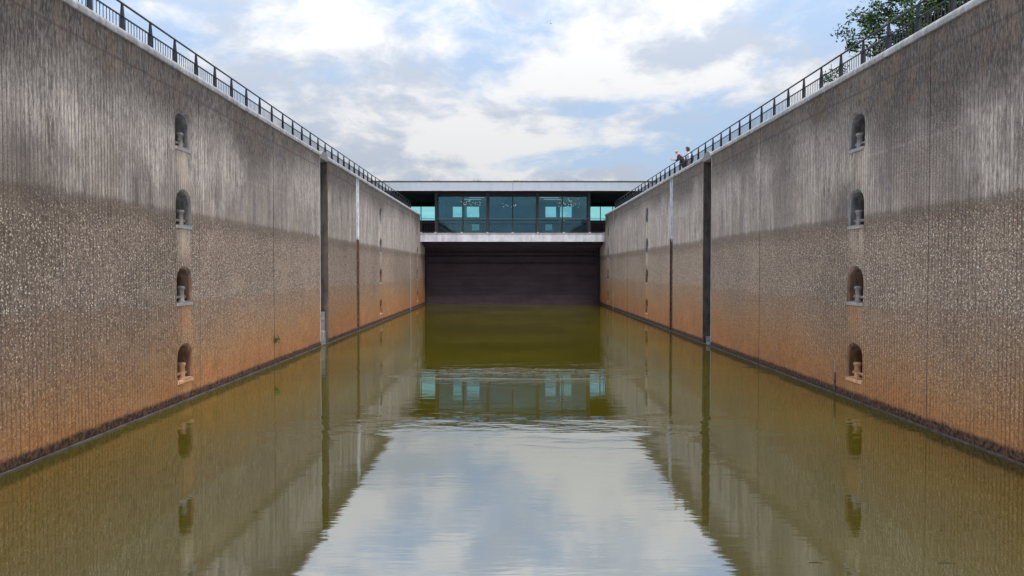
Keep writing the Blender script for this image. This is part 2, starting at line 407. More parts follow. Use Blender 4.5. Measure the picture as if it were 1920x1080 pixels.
WALL_L = wall_material("lock wall concrete west", 0.0, 5.10)
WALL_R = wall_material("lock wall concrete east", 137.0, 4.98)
M_LINING = lining_material(); M_RIM = lining_material('painted skylit recess rim', 1.1)  # rim: lighter copy of the lining, skylight on the chamfer painted in
M_SLOT = pmat("dark brown recess", (0.080, 0.064, 0.056), 0.8, var=0.5, scale=2.0, bump=0.3)  # dark brown throughout, for slots, joints and ledge
M_COPE = pmat("coping concrete", (0.34, 0.325, 0.31), 0.8, var=0.42, scale=2.5, bump=0.3)
M_SILL_G = pmat("pale sill concrete", (0.33, 0.305, 0.28), 0.8, var=0.3, scale=5.0)
M_SILL_R = pmat("rust stained sill", (0.62, 0.33, 0.17), 0.8, var=0.3, scale=5.0)
M_IRON = pmat("weathered iron", (0.24, 0.215, 0.19), 0.6, 0.2, var=0.4, scale=9.0)
M_RIRON = pmat("rusty iron", (0.42, 0.22, 0.12), 0.75, 0.0, var=0.4, scale=9.0)
M_GALV = pmat("galvanised steel", (0.34, 0.34, 0.35), 0.5, 0.3, var=0.35, scale=6.0)
M_RAIL = pmat("black railing paint", (0.012, 0.013, 0.020), 0.45, var=0.3, scale=8.0, spec=0.5)
M_FASC = pmat("pale metal fascia", (0.33, 0.36, 0.42), 0.45, 0.0, var=0.06, scale=1.2)
M_BEAM = pmat("weathered white girder", (0.40, 0.395, 0.43), 0.6, 0.0, var=0.30, scale=1.0)
M_DARK = pmat("dark bronze frame", (0.030, 0.026, 0.032), 0.5, 0.0, var=0.2, scale=3.0)
M_COLM = pmat("dark steel column", (0.060, 0.052, 0.062), 0.5, 0.0, var=0.2, scale=3.0)
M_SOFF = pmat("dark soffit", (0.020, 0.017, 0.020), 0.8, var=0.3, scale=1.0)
M_GATE = pmat("dark bulkhead", (0.036, 0.024, 0.029), 0.8, var=0.35, scale=0.7, bump=0.3, banded=True)
M_TEAL = pmat("teal partition", (0.016, 0.060, 0.100), 0.6, var=0.12, scale=0.6)
M_FLOOR = pmat("terrace floor", (0.10, 0.095, 0.095), 0.8)
M_GROUND = pmat("turf ground", (0.06, 0.085, 0.03), 0.95, var=0.4, scale=0.5)
M_HILL = pmat("wooded hill", (0.035, 0.055, 0.05), 0.95, var=0.3, scale=0.05)
M_WATER = water_material()
M_GLASSF = glass_material("teal tinted glass", (0.90, 0.99, 1.0), 0.20, (0.20, 0.42, 0.50))
M_GLASSB = glass_material("clear aqua glass", (0.62, 0.98, 1.0), 0.06)
M_LADDER = ladder_material()
M_LEAF = leaf_material("oak leaves", (0.018, 0.042, 0.012), (0.085, 0.150, 0.040))
M_WEED = leaf_material("weed leaves", (0.03, 0.06, 0.012), (0.10, 0.15, 0.03))
M_SEDUM = leaf_material("roof grass", (0.16, 0.17, 0.06), (0.36, 0.33, 0.16))
M_BARK = pmat("bark", (0.06, 0.048, 0.038), 0.9, var=0.4, scale=6.0, bump=0.5)
M_BULB = emit_material("lit globe", (1.0, 0.97, 0.9), 0.55)
M_STRIP = emit_material("lit strip", (0.6, 0.85, 0.95), 0.22)

# ------------------------------------------------------------------ the lock: plan
XL, XR = -8.87, 9.43
CX = 0.28
Y0, YE = -60.0, 76.0            # lock walls run this far
YG = 80.4                       # bulkhead closing the chamber below the building

# ground sheet with the lock cut out of it
g = MB()
ZG = 9.09
A, B, Rr = XL - 1.25, XR + 1.25, 93.0
bx0, bx1 = CX - 14.4, CX + 14.4
g.quad((-2500,-2500,ZG),(A,-2500,ZG),(A,75.9,ZG),(-2500,75.9,ZG))
g.quad((B,-2500,ZG),(2500,-2500,ZG),(2500,75.9,ZG),(B,75.9,ZG))
g.quad((A,-2500,ZG),(B,-2500,ZG),(B,Y0,ZG),(A,Y0,ZG))
g.quad((-2500,75.9,ZG),(bx0,75.9,ZG),(bx0,2500,ZG),(-2500,2500,ZG))
g.quad((bx1,75.9,ZG),(2500,75.9,ZG),(2500,2500,ZG),(bx1,2500,ZG))
g.quad((bx0,Rr,ZG-2),(bx1,Rr,ZG-2),(bx1,2500,ZG-2),(bx0,2500,ZG-2))
g.quad((A,Y0,ZG),(B,Y0,ZG),(B,Y0,-2),(A,Y0,-2))
tag(g.build('ground', M_GROUND), kind='structure')
wm = MB(); wm.quad((XL-0.9,Y0,0),(XR+0.9,Y0,0),(XR+0.9,YG+0.3,0),(XL-0.9,YG+0.3,0))
tag(wm.build('water', M_WATER), kind='structure')
hl = MB()
def ridge(x0, x1, y, hs):
    n = len(hs)-1
    for i in range(n):
        a = x0+(x1-x0)*i/n; b = x0+(x1-x0)*(i+1)/n
        hl.quad((a,y,6),(b,y,6),(b,y+120,hs[i+1]),(a,y+120,hs[i]))
        hl.quad((a,y+120,hs[i]),(b,y+120,hs[i+1]),(b,y+400,6),(a,y+400,6))
ridge(-220, 220, 900, [36,38,40,42,46,60,72,68,62,68,72,60,46,42,40,38,36])
tag(hl.build('hills', M_HILL, smooth=True), kind='structure')

# ------------------------------------------------------------------ lock walls
def arch(yc, z0, wd, ht, rise, n=14):
    pts = [(yc-wd/2, z0), (yc-wd/2, z0+ht-rise)]
    for i in range(1, n):
        q = math.pi - math.pi*i/n
        c, s_ = math.cos(q), math.sin(q)
        pts.append((yc + wd/2*math.copysign(abs(c)**0.92, c), z0+ht-rise + rise*abs(s_)**0.92))
    pts += [(yc+wd/2, z0+ht-rise), (yc+wd/2, z0)]
    return pts

def lock_wall(xw, sx, mat, label, grooves):
    root = thing('lock_wall', label, 'wall', (xw, 0, 0), 'lock chamber walls')
    P = lambda y, z, d: (sx*d, y, z)                        # local to the root
    f = MB()
    ZB = -1.6
    def rect(y0, y1, z0, z1, d=0.0): f.quad(P(y0,z0,d), P(y1,z0,d), P(y1,z1,d), P(y0,z1,d))
    feats = [(ny-NW/2-0.05, ny+NW/2+0.05, 'niche', ny) for ny in NICHE_Y]
    feats += [(36.0, 37.4, 'slot', 0.85), (44.5, 45.25, 'slot', 0.28)]
    feats += [(gy-gw/2, gy+gw/2, 'groove', (gd, gt)) for gy, gw, gd, gt in grooves]
    feats.sort()
    y = Y0
    slots = MB(); lin = MB(); rim = MB()
    for a, b, kind, arg in feats:
        rect(y, a, ZB, COPE); y = b
        if kind == 'niche':
            z = ZB; nw = b - a
            for zs in SILLS:
                rect(a, b, z, zs)
                ou = arch(arg, zs, nw, NH+0.05, 0.42); inn = arch(arg, zs+0.0, NW-0.02, NH-0.01, 0.40)
                zt = zs + NH + 0.12
                for i in range(len(ou)-1):
                    if abs(ou[i][0]-ou[i+1][0]) > 1e-6:
                        f.quad(P(*ou[i],0), P(*ou[i+1],0), P(ou[i+1][0],zt,0), P(ou[i][0],zt,0))
                    rim.quad(P(*ou[i],0), P(*ou[i+1],0), P(*inn[i+1],0.05), P(*inn[i],0.05))
                    lin.quad(P(*inn[i],0.05), P(*inn[i+1],0.05), P(*inn[i+1],0.95), P(*inn[i],0.95))
                lin.quad(*[P(*q, 0.95) for q in inn])
                lin.quad(P(a,zs,0), P(b,zs,0), P(b,zs,0.95), P(a,zs,0.95))
                z = zt
            rect(a, b, z, COPE)
        elif kind == 'slot':
            dd = arg
            slots.quad(P(a,ZB,dd), P(b,ZB,dd), P(b,COPE-0.02,dd), P(a,COPE-0.02,dd))
            for yy in (a, b): slots.quad(P(yy,ZB,0.0), P(yy,ZB,dd), P(yy,COPE-0.02,dd), P(yy,COPE-0.02,0.0))
            slots.quad(P(a,COPE-0.02,0), P(b,COPE-0.02,0), P(b,COPE-0.02,dd), P(a,COPE-0.02,dd))
        else:
            gd, gt = arg
            slots.quad(P(a,ZB,gd), P(b,ZB,gd), P(b,gt,gd), P(a,gt,gd))
            for yy in (a, b): slots.quad(P(yy,ZB,0), P(yy,ZB,gd), P(yy,gt,gd), P(yy,gt,0))
            if gt < COPE: slots.quad(P(a,gt,0), P(b,gt,0), P(b,gt,gd), P(a,gt,gd)); rect(a, b, gt, COPE)
    rect(y, YE, ZB, COPE)
    f.quad(P(YE,ZB,0), P(YE,ZB,1.2), P(YE,COPE,1.2), P(YE,COPE,0))
    f.quad(P(YE+0.001,ZB,0), P(YG+0.4,ZB,0), P(YG+0.4,6.36,0), P(YE+0.001,6.36,0))
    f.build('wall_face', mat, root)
    slots.build('recess', M_SLOT, root); lin.build('recess_lining', M_LINING, root); rim.build('recess_rim', M_RIM, root)
    # coping with a rounded nose
    c = MB(); rr = 0.16
    prof = [(0.02, COPE-0.07), (-0.05, COPE-0.06)] + [(rr-0.05-rr*math.cos(q), TOP-rr+rr*math.sin(q)) for q in [math.pi/2*i/6 for i in range(7)]] + [(1.3, TOP), (1.3, ZG-0.3)]
    ys = [Y0]
    while ys[-1] < YE-0.5: ys.append(min(YE, ys[-1] + 7.6))
    for j in range(len(ys)-1):
        a, b = ys[j] + 0.008, ys[j+1] - 0.008
        for i in range(len(prof)-1):
            (d0, z0), (d1, z1) = prof[i], prof[i+1]
            c.quad(P(a,z0,d0), P(b,z0,d0), P(b,z1,d1), P(a,z1,d1))
        for yy in (a, b): c.quad(*[P(yy, z_, d_) for d_, z_ in prof])
    c.build('coping', M_COPE, root)
    # sills of the mooring recesses
    for ny in NICHE_Y:
        for k, zs in enumerate(SILLS):
            s_ = MB(); xa, xb = sorted((sx*-0.03, sx*0.45))
            s_.box(xa, xb, ny-NW/2-0.03, ny+NW/2+0.03, zs-0.07, zs+0.012)
            s_.build('sill', M_SILL_R if k == 0 else M_SILL_G, root)
    # steel corner guards of the wide slot
    for yy in (35.96, 37.44):
        s_ = MB(); s_.box(*sorted((sx*-0.012, sx*0.05)), yy-0.045, yy+0.045, 0.2, COPE-0.01); s_.build('corner_guard', M_COPE if yy < 36 else M_SLOT, root)
    # rubbing ledge at the waterline
    s_ = MB(); s_.box(*sorted((sx*-0.05, sx*0.02)), Y0, YG, -0.5, 0.03); s_.build('waterline_ledge', M_SLOT, root)
    # rounded cap over the wide slot
    cp = MB()
    n = 12; pts = [(36.7+0.74*math.cos(math.pi*i/n), 8.80+0.40*math.sin(math.pi*i/n)) for i in range(n+1)]
    for i in range(n):
        (ya, za), (yb, zb) = pts[i], pts[i+1]
        cp.quad(P(ya,za,-0.06), P(yb,zb,-0.06), P(yb,zb,0.9), P(ya,za,0.9))
    cp.quad(*[P(a_, b_, -0.06) for a_, b_ in pts]); cp.quad(*[P(a_, b_, 0.9) for a_, b_ in pts])
    cp.quad(P(*pts[0],-0.06), P(*pts[-1],-0.06), P(*pts[-1],0.9), P(*pts[0],0.9))
    cp.build('slot_cap', M_IRON, root)
    return root

gl = [(28.9, 0.06, 0.08, COPE), (68.7, 0.16, 0.15, COPE), (22.0, 0.02, 0.03, COPE), (60.7, 0.05, 0.05, 6.0), (12.5, 0.02, 0.03, COPE)]
gr = [(29.0, 0.05, 0.06, COPE), (70.0, 0.16, 0.15, COPE), (61.4, 0.12, 0.12, 7.25), (17.3, 0.02, 0.03, COPE)]
wl = lock_wall(XL, -1, WALL_L, 'tall stained concrete lock wall without people above it, tufted weed in its joint', gl)
wr = lock_wall(XR, 1, WALL_R, 'tall stained concrete lock wall with two people standing on top of it', gr)

# ------------------------------------------------------------------ mooring bollards in the recesses
def bollard(mat):
    r = thing('mooring_bollard', 'x', 'bollard', (0,0,0), 'mooring bollards in wall recesses')
    p = MB(); p.lathe((0,0,0.0), [(0.13,0.0),(0.13,0.03),(0.095,0.05),(0.09,0.34),(0.115,0.36),(0.12,0.41),(0.09,0.44),(0.0,0.445)], 14); p.build('post', mat, r, smooth=True)
    p = MB(); p.tube((0,-0.45,0.14),(0,0.22,0.14),0.042,n=10); p.ball((0,-0.45,0.14),0.055); p.ball((0,0.22,0.14),0.055); p.build('crossbar', mat, r)
    p = MB(); p.box(-0.15,0.2,-0.3,0.25,0.0,0.028); p.build('base_plate', mat, r)
    return r
bi = bollard(M_IRON); br = bollard(M_RIRON)
rows = ['lowest recess', 'second lowest recess', 'third lowest recess', 'topmost recess']
cols = ['of the large close stack', 'of the stack beyond the ladder', 'of the stack beside the building']
ui = ur = False
for xw, sx, wn in ((XL,-1,'the left wall'), (XR,1,'the right wall below the people')):
    for j, ny in enumerate(NICHE_Y):
        for k, zs in enumerate(SILLS):
            src = br if k == 0 else bi
            loc = (xw + sx*0.17, ny + 0.15, zs+0.013)
            lab = f"{'rusty' if k==0 else 'grey'} bollard in the {rows[k]} {cols[j]}, {'left' if sx<0 else 'right'} wall"
            if (k == 0 and not ur) or (k and not ui):
                src.location = loc; src['label'] = lab
                if k == 0: ur = True
                else: ui = True
            else: copy_tree(src, loc, lab)

# ------------------------------------------------------------------ floating mooring bitts in the wide slots
def bitt(x, sx, zt, label):
    r = thing('floating_mooring_bitt', label, 'mooring bitt', (x + sx*0.42, 36.7, 0), 'floating mooring bitts')
    p = MB(); p.lathe((0,0,-0.6), [(0.46,0.0),(0.46,zt-0.25),(0.40,zt-0.15),(0.40,zt+0.3),(0.44,zt+0.34),(0.44,zt+0.42),(0.1,zt+0.5)], 20); p.build('drum', M_IRON, r, smooth=False)
    p = MB(); p.lathe((0,0,zt-0.08), [(0.14,0.0),(0.12,0.05),(0.12,0.3),(0.17,0.33),(0.17,0.38),(0.02,0.4)], 14); p.build('post', M_IRON, r)
    for s_ in (-1, 1):
        p = MB(); p.box(-0.3*1, 0.3, s_*0.5, s_*0.58, -0.4, zt+0.1); p.build('guide_shoe', M_GALV, r)
bitt(XL, -1, 1.45, 'tall grey floating mooring bitt at foot of dark slot, left wall')
bitt(XR, 1, 0.25, 'low grey floating mooring bitt at foot of dark slot, right wall')

# ------------------------------------------------------------------ ladders
def ladder(x, sx, label):
    r = thing('access_ladder', label, 'ladder', (x, 44.875, 0), 'ladders recessed in the lock walls')
    p = MB()
    p.box(*sorted((sx*0.235, sx*0.265)), -0.36, 0.36, -0.5, 8.9); p.build('back_plate', M_LADDER, r)
    for s_ in (-1, 1):
        p = MB(); p.box(*sorted((sx*-0.02, sx*0.22)), s_*0.24, s_*0.34, -0.5, 9.0); p.build('side_rail', M_LADDER, r)
    me = None
    for k in range(29):
        z = 0.2 + k*0.305
        if me is None:
            p = MB(); p.tube((sx*0.06,-0.24,0),(sx*0.06,0.24,0),0.018,n=6); o = p.build('rung', M_IRON, r); o.location = (0,0,z); me = o
        else:
            o = me.copy(); COL.objects.link(o); o.parent = r; o.location = (0,0,z)
ladder(XL, -1, 'white and rust ladder recessed in the left wall, beyond the wide dark slot')
ladder(XR, 1, 'white and rust ladder recessed in the right wall, beneath the two people')

# pipes at the wall
p = MB(); p.tube((XR-0.012,22.15,0.62),(XR-0.012,22.15,0.97),0.018,n=8); p.cur = 1; p.tube((XR-0.010,22.15,-0.2),(XR-0.010,22.15,0.62),0.028,n=8); p.box(XR-0.05,XR+0.01,22.11,22.19,0.35,0.40); tag(p.build('drain_pipe', [M_COPE, M_SLOT], smooth=False), 'short pipe with pale top rising along the right wall at the waterline', 'pipe')
# gauge strips along the far joints
for x, sx, y, nm in ((XL,-1,68.7,'left'), (XR,1,70.0,'right')):
    p = MB(); p.box(*sorted((x+sx*-0.02, x+sx*0.06)), y-0.05, y+0.05, 0.0, 8.9)
    tag(p.build('guide_rail', M_GALV), f'thin grey steel guide rail up the {nm} wall close to the building', 'guide rail', 'steel guide rails on the walls')

# ------------------------------------------------------------------ railings on the walls
M_RAILS = M_RAIL
def railing(x, sx, ystart, step, n, label):
    r = thing('guard_railing', label, 'railing', (x, 0, TOP), 'railings along the wall tops')
    H, MID = 1.07, 0.745
    p = MB()
    ye = ystart + step*(n-1)
    p.tube((0,ystart,H),(0,ye,H),0.028,n=10); p.build('top_rail', M_RAIL, r)
    p = MB(); p.box(-0.02,0.02,ystart,ye,MID-0.014,MID+0.014); p.build('middle_rail', M_RAIL, r)
    p = MB(); p.box(-0.02,0.02,ystart,ye,0.075,0.10); p.build('bottom_rail', M_RAIL, r)
    post = MB()
    for s_ in (-1, 1):
        q = 0.022*s_
        a = [(-0.055,0),(0.055,0),(0.045,MID),(0.020,H-0.02),(-0.020,H-0.02),(-0.045,MID)]
        vs = [(xx,q-0.008,z) for xx,z in a] + [(xx,q+0.008,z) for xx,z in a]
        post.add(vs, [(0,1,2,3,4,5),(11,10,9,8,7,6)] + [(i,6+i,6+(i+1)%6,(i+1)%6) for i in range(6)])
    post.box(-0.016,0.016,-0.03,0.03,0.0,MID); post.box(-0.07,0.07,-0.05,0.05,0.0,0.015)
    po = post.build('post', M_RAIL, r); po.location = (0, ystart, 0)
    bal = MB(); m = 10
    for i in range(1, m):
        yy = step*i/m
        bal.box(-0.007,0.007,yy-0.007,yy+0.007,0.10,MID-0.014)
    bo = bal.build('baluster_panel', M_RAIL, r); bo.location = (0, ystart, 0)
    for k in range(1, n):
        o = po.copy(); COL.objects.link(o); o.parent = r; o.location = (0, ystart+step*k, 0)
        if k < n-1:
            o = bo.copy(); COL.objects.link(o); o.parent = r; o.location = (0, ystart+step*k, 0)
railing(XL-0.76, -1, 19.26-1.498*6, 1.498, 44, 'black railing with tapered posts on the left wall, nobody leaning on it')
railing(XR+0.76, 1, 19.29-1.49*6, 1.49, 44, 'black railing with tapered posts that a man leans on')

# ------------------------------------------------------------------ visitor building across the lock
bd = thing('visitor_building', 'flat roofed glass building bridging the far end of the lock', 'building', (CX, 76.0, 0))
FZ = 7.22                                                   # terrace floor
RZ0, RZ1 = 11.28, 12.10
def part(name, mat, boxes, parent=bd, label=None, smooth=False):
    p = MB()
    for b in boxes: p.box(*b)
    o = p.build(name, mat, parent, smooth=smooth)
    if label: o['label'] = label
    return o
half = 14.0
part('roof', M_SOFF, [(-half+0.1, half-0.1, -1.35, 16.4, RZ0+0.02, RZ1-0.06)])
fa = part('fascia', M_FASC, [(-half, -0.012, -1.5, -1.36, RZ0, RZ1), (0.012, half, -1.5, -1.36, RZ0, RZ1), (-half-0.02,-half+0.1,-1.35,16.4,RZ0,RZ1), (half-0.1,half+0.02,-1.35,16.4,RZ0,RZ1)])
part('edge_cap', M_DARK, [(-half-0.05, half+0.05, -1.56, -1.3, RZ1+0.003, RZ1+0.07)], fa)
part('drip_edge', M_BEAM, [(-half-0.01, half+0.01, -1.53, -1.45, RZ0-0.05, RZ0-0.003)], fa)
wd = XR - XL
gb = MB()
gb.box(-wd/2+0.02, wd/2-0.02, 0.02, 0.30, 6.43, FZ-0.05)
gb.box(-wd/2+0.02, wd/2-0.02, -0.06, 0.31, 6.37, 6.427); gb.box(-wd/2+0.02, wd/2-0.02, -0.06, 0.31, FZ-0.047, FZ)
gb.build('floor_girder', M_BEAM, bd)
part('floor_slab', M_FLOOR, [(-half, half, 0.32, 16.2, FZ-0.3, FZ-0.02)])
part('slab_rib', M_GATE, [(-wd/2+0.02, wd/2-0.02, 1.6, 1.9, 6.1, FZ-0.302), (-wd/2+0.02, wd/2-0.02, 2.9, 3.2, 5.9, FZ-0.302)])
for x in (-7.65, -2.5, 2.5, 7.65):
    part('column', M_COLM, [(x-0.14, x+0.14, 1.0, 1.28, FZ-0.02, RZ0+0.02)])
for x in (-5.0, 0.0, 5.0):
    part('mullion', M_DARK, [(x-0.045, x+0.045, 1.5, 1.62, FZ-0.02, RZ0-0.3)])
part('window_head', M_DARK, [(-7.6, 7.6, 1.45, 1.66, RZ0-0.30, RZ0+0.02)])
bays = [(-7.5,-5.05),(-4.95,-2.65),(-2.35,-0.05),(0.05,2.35),(2.65,4.95),(5.05,7.5)]
for a, b in bays:
    p = MB(); p.box(a, b, 1.55, 1.57, FZ, RZ0-0.3); p.build('glass_pane', M_GLASSF, bd)
for x in (-2.5, 2.5, -7.6, 7.6):
    part('glazing_frame', M_DARK, [(x-0.13, x+0.13, 1.5, 1.62, FZ-0.02, RZ0-0.3)])
# back wall with its window openings
YB = 12.0
ops = [(-13.2,-8.75,9.2,10.85),(-6.85,-3.75,9.55,10.85),(-4.75,-3.75,8.0,8.85),(3.75,6.85,9.55,10.85),(3.75,4.6,8.0,8.85),(8.75,13.2,9.2,10.85)]
xs = sorted({-half, half} | {v for o in ops for v in o[:2]}); zs_ = sorted({FZ, RZ0} | {v for o in ops for v in o[2:]})
bw = MB()
for i in range(len(xs)-1):
    for j in range(len(zs_)-1):
        mx, mz = (xs[i]+xs[i+1])/2, (zs_[j]+zs_[j+1])/2
        if any(a < mx < b and c < mz < d for a, b, c, d in ops): continue
        bw.quad((xs[i],YB,zs_[j]),(xs[i+1],YB,zs_[j]),(xs[i+1],YB,zs_[j+1]),(xs[i],YB,zs_[j+1]))
        bw.quad((xs[i],YB+.2,zs_[j]),(xs[i+1],YB+.2,zs_[j]),(xs[i+1],YB+.2,zs_[j+1]),(xs[i],YB+.2,zs_[j+1]))
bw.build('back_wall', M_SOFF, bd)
for a, b, c, d in ops:
    wn = MB()
    wn.box(a-0.05,a+0.04,YB-0.06,YB+0.26,c-.04,d+.04); wn.box(b-0.04,b+0.05,YB-0.06,YB+0.26,c-.04,d+.04)
    wn.box(a+.041,b-.041,YB-0.06,YB+0.26,c-0.05,c+0.04); wn.box(a+.041,b-.041,YB-0.06,YB+0.26,d-0.04,d+0.05)
    if b-a > 2:
        for q in ((0.42,0.52) if b-a < 4 else (0.3,0.62)) : mxx = a+(b-a)*q; wn.box(mxx-0.04,mxx+0.04,YB-0.03,YB+0.2,c+.041,d-.041)
    wo = wn.build('window', M_DARK, bd)
    pn = MB(); pn.box(a+.04,b-.04,YB+0.09,YB+0.11,c+.04,d-.04); pn.build('pane', M_GLASSB, wo)
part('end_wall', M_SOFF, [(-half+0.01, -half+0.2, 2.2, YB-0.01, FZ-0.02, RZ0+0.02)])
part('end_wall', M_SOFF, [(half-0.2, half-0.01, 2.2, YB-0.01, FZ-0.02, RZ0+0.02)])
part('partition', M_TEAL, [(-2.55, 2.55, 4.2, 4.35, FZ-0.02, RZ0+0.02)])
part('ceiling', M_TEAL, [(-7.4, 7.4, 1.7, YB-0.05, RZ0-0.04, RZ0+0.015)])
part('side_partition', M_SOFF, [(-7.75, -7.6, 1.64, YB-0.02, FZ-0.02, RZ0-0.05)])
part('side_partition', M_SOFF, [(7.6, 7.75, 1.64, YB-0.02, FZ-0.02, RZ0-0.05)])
for x in (-5.3, 5.0):
    part('interior_column', M_TEAL, [(x-0.2, x+0.2, 8.0, 8.4, FZ-0.02, RZ0-0.05)])
part('serving_counter', M_DARK, [(-7.4, -4.3, 5.0, 5.7, FZ-0.02, FZ+1.15)])
part('serving_counter', M_DARK, [(4.75, 7.4, 5.0, 5.7, FZ-0.02, FZ+1.15)])
# bulkhead closing the chamber below
bk = thing('bulkhead_gate', 'dark ribbed bulkhead closing the lock beneath the building', 'gate', (CX, YG, 0))
part('gate_panel', M_GATE, [(-wd/2+0.01, wd/2-0.01, 0, 0.3, -1.6, 6.9)], bk)
for z in (5.25, 4.85, 4.1):
    part('gate_rib', M_GATE, [(-wd/2+0.01, wd/2-0.01, -0.16, -0.002, z, z+0.12)], bk)
for z in (2.9, 1.9, 1.0):
    part('gate_rib', M_GATE, [(-wd/2+0.01, wd/2-0.01, -0.03, -0.002, z, z+0.05)], bk)
for x in (-wd/2+0.1, wd/2-0.25):
    part('gate_guide', M_SOFF, [(x, x+0.15, -0.3, -0.17, -1.6, 6.0)], bk)

# balcony railing
brl = thing('balcony_railing', 'thin dark railing along the terrace of the glass building', 'railing', (CX, 76.12, FZ))
bw2 = wd/2 - 0.05
p = MB(); p.tube((-bw2,0,1.42),(bw2,0,1.42),0.024,n=8); p.build('top_rail', M_COLM, brl)
p = MB(); p.box(-bw2,bw2,-0.02,0.02,1.06,1.10); p.build('middle_rail', M_DARK, brl)
p = MB(); p.box(-bw2,bw2,-0.015,0.015,0.10,0.13); p.build('bottom_rail', M_DARK, brl)
pxs = [-bw2+0.05,-7.65,-5.05,-2.5,0,2.5,5.05,7.65,bw2-0.05]
for x in pxs:
    p = MB(); p.box(x-0.03,x+0.03,-0.035,0.035,0.02,1.40); o = p.build('post', M_DARK, brl)
    q = MB(); q.box(x-0.1,x+0.1,-0.07,0.07,0.001,0.09); q.build('foot_plate', M_GALV, o)
for a, b in zip(pxs[:-1], pxs[1:]):
    p = MB(); n = max(2, int(round((b-a)/0.16)))
    for i in range(1, n):
        x = a+(b-a)*i/n; p.box(x-0.009,x+0.009,-0.009,0.009,0.131,1.059)
    p.build('baluster_panel', M_DARK, brl)

# ------------------------------------------------------------------ lights and furniture behind the glass
def chandelier(x, y, z, n, rx, rz, label, seed):
    rnd = random.Random(seed)
    r = thing('chandelier', label, 'chandelier', (CX+x, 76+y, z), 'clustered globe lights')
    p = MB(); p.tube((0,0,rz),(0,0,RZ0-0.06-z),0.015,n=6); p.build('hanging_rod', M_DARK, r)
    arm = MB(); gl_ = MB()
    for i in range(n):
        a = (rnd.gauss(0,rx*0.55), rnd.gauss(0,0.35), rnd.uniform(-rz,rz))
        arm.tube((0,0,rz*0.8), a, 0.006, n=4); gl_.ball(a, rnd.uniform(0.018,0.040), nu=7, nv=5)
    arm.build('arms', M_DARK, r); gl_.build('globes', M_BULB, r, smooth=True)
chandelier(-4.35, 3.6, 10.45, 34, 0.9, 0.42, 'cluster of small white globes behind the left glass bay', 3)
chandelier(5.7, 3.6, 10.5, 36, 1.0, 0.45, 'cluster of small white globes behind the right glass bay', 5)
chandelier(-0.3, 3.2, 10.25, 14, 0.9, 0.16, 'sparse row of white globes in front of the teal partition', 8)
for i, (x0, x1, y, lab) in enumerate([(-4.6,-3.0,5.2,'thin lit strip on the ceiling of the left bay, nearer the front'), (-5.2,-3.4,7.2,'thin lit strip on the ceiling of the left bay, farther back'),
                       (2.9,4.9,5.2,'thin lit strip on the ceiling of the right bay, nearer the front'), (3.4,5.2,7.2,'thin lit strip on the ceiling of the right bay, farther back')]):
    p = MB(); p.box(CX+x0,CX+x1,76+y,76+y+0.08,RZ0-0.10,RZ0-0.043)
    tag(p.build('ceiling_strip_light', M_STRIP), lab, 'ceiling light', 'ceiling strip lights')
def table(x, y, label):
    r = thing('cafe_table', label, 'table', (CX+x, 76+y, FZ-0.018), 'cafe tables')
    p = MB(); p.lathe((0,0,0.72), [(0.42,0),(0.42,0.03)], 20); p.build('tabletop', M_DARK, r)
    p = MB(); p.tube((0,0,0.03),(0,0,0.72),0.035); p.build('pedestal', M_DARK, r)
    p = MB(); p.lathe((0,0,0.0), [(0.26,0),(0.26,0.015),(0.04,0.03)], 16); p.build('base', M_DARK, r)
table(-4.0, 9.5, 'round cafe table behind the left glass bay'); table(4.3, 9.5, 'round cafe table behind the right glass bay')
def chair(x, y, rz, label):
    r = thing('cafe_chair', label, 'chair', (CX+x, 76+y, FZ-0.018), 'cafe chairs'); r.rotation_euler.z = rz
    p = MB(); p.box(-0.2,0.2,-0.2,0.2,0.44,0.47); p.build('seat', M_DARK, r)
    p = MB(); p.box(-0.19,0.19,0.18,0.2,0.6,0.9); p.build('backrest', M_DARK, r)
    for a in (-0.18, 0.18):
        p = MB(); p.tube((a,-0.18,0),(a,-0.18,0.44),0.015,n=6); p.build('leg', M_DARK, r)
        p = MB(); p.tube((a,0.19,0),(a,0.19,0.88),0.015,n=6); p.build('leg', M_DARK, r)
chair(-4.6, 9.5, R(90), 'dark chair on the left of the left cafe table'); chair(-3.3, 9.6, R(-90), 'dark chair on the right of the left cafe table')
chair(3.6, 9.5, R(90), 'dark chair on the left of the right cafe table'); chair(5.0, 9.6, R(-90), 'dark chair on the right of the right cafe table')

# ------------------------------------------------------------------ grass on the roof
rg = MB(); rnd = random.Random(11)
for i in range(5200):
    x = rnd.uniform(-13.9, 13.9); y = rnd.uniform(-1.25, 4.0)
    dens = 0.5+0.5*math.sin(x*0.9+1.3)*math.sin(x*2.3)
    if rnd.random() > 0.25+0.75*dens: continue
    h = rnd.uniform(0.08, 0.24)*(0.5+1.0*dens); a = rnd.uniform(0, 6.28); wv = 0.02+rnd.random()*0.035
    ex = rnd.gauss(0, 0.06); ey = rnd.gauss(0, 0.06)
    X, Y = CX+x, 76+y
    rg.add([(X-wv*math.cos(a),Y-wv*math.sin(a),RZ1-0.06),(X+wv*math.cos(a),Y+wv*math.sin(a),RZ1-0.06),(X+ex,Y+ey,RZ1-0.06+h+0.1)], [(0,1,2)])
tag(rg.build('roof_grass', M_SEDUM), 'dry pale grass growing along the roof of the building', 'grass', kind='stuff')
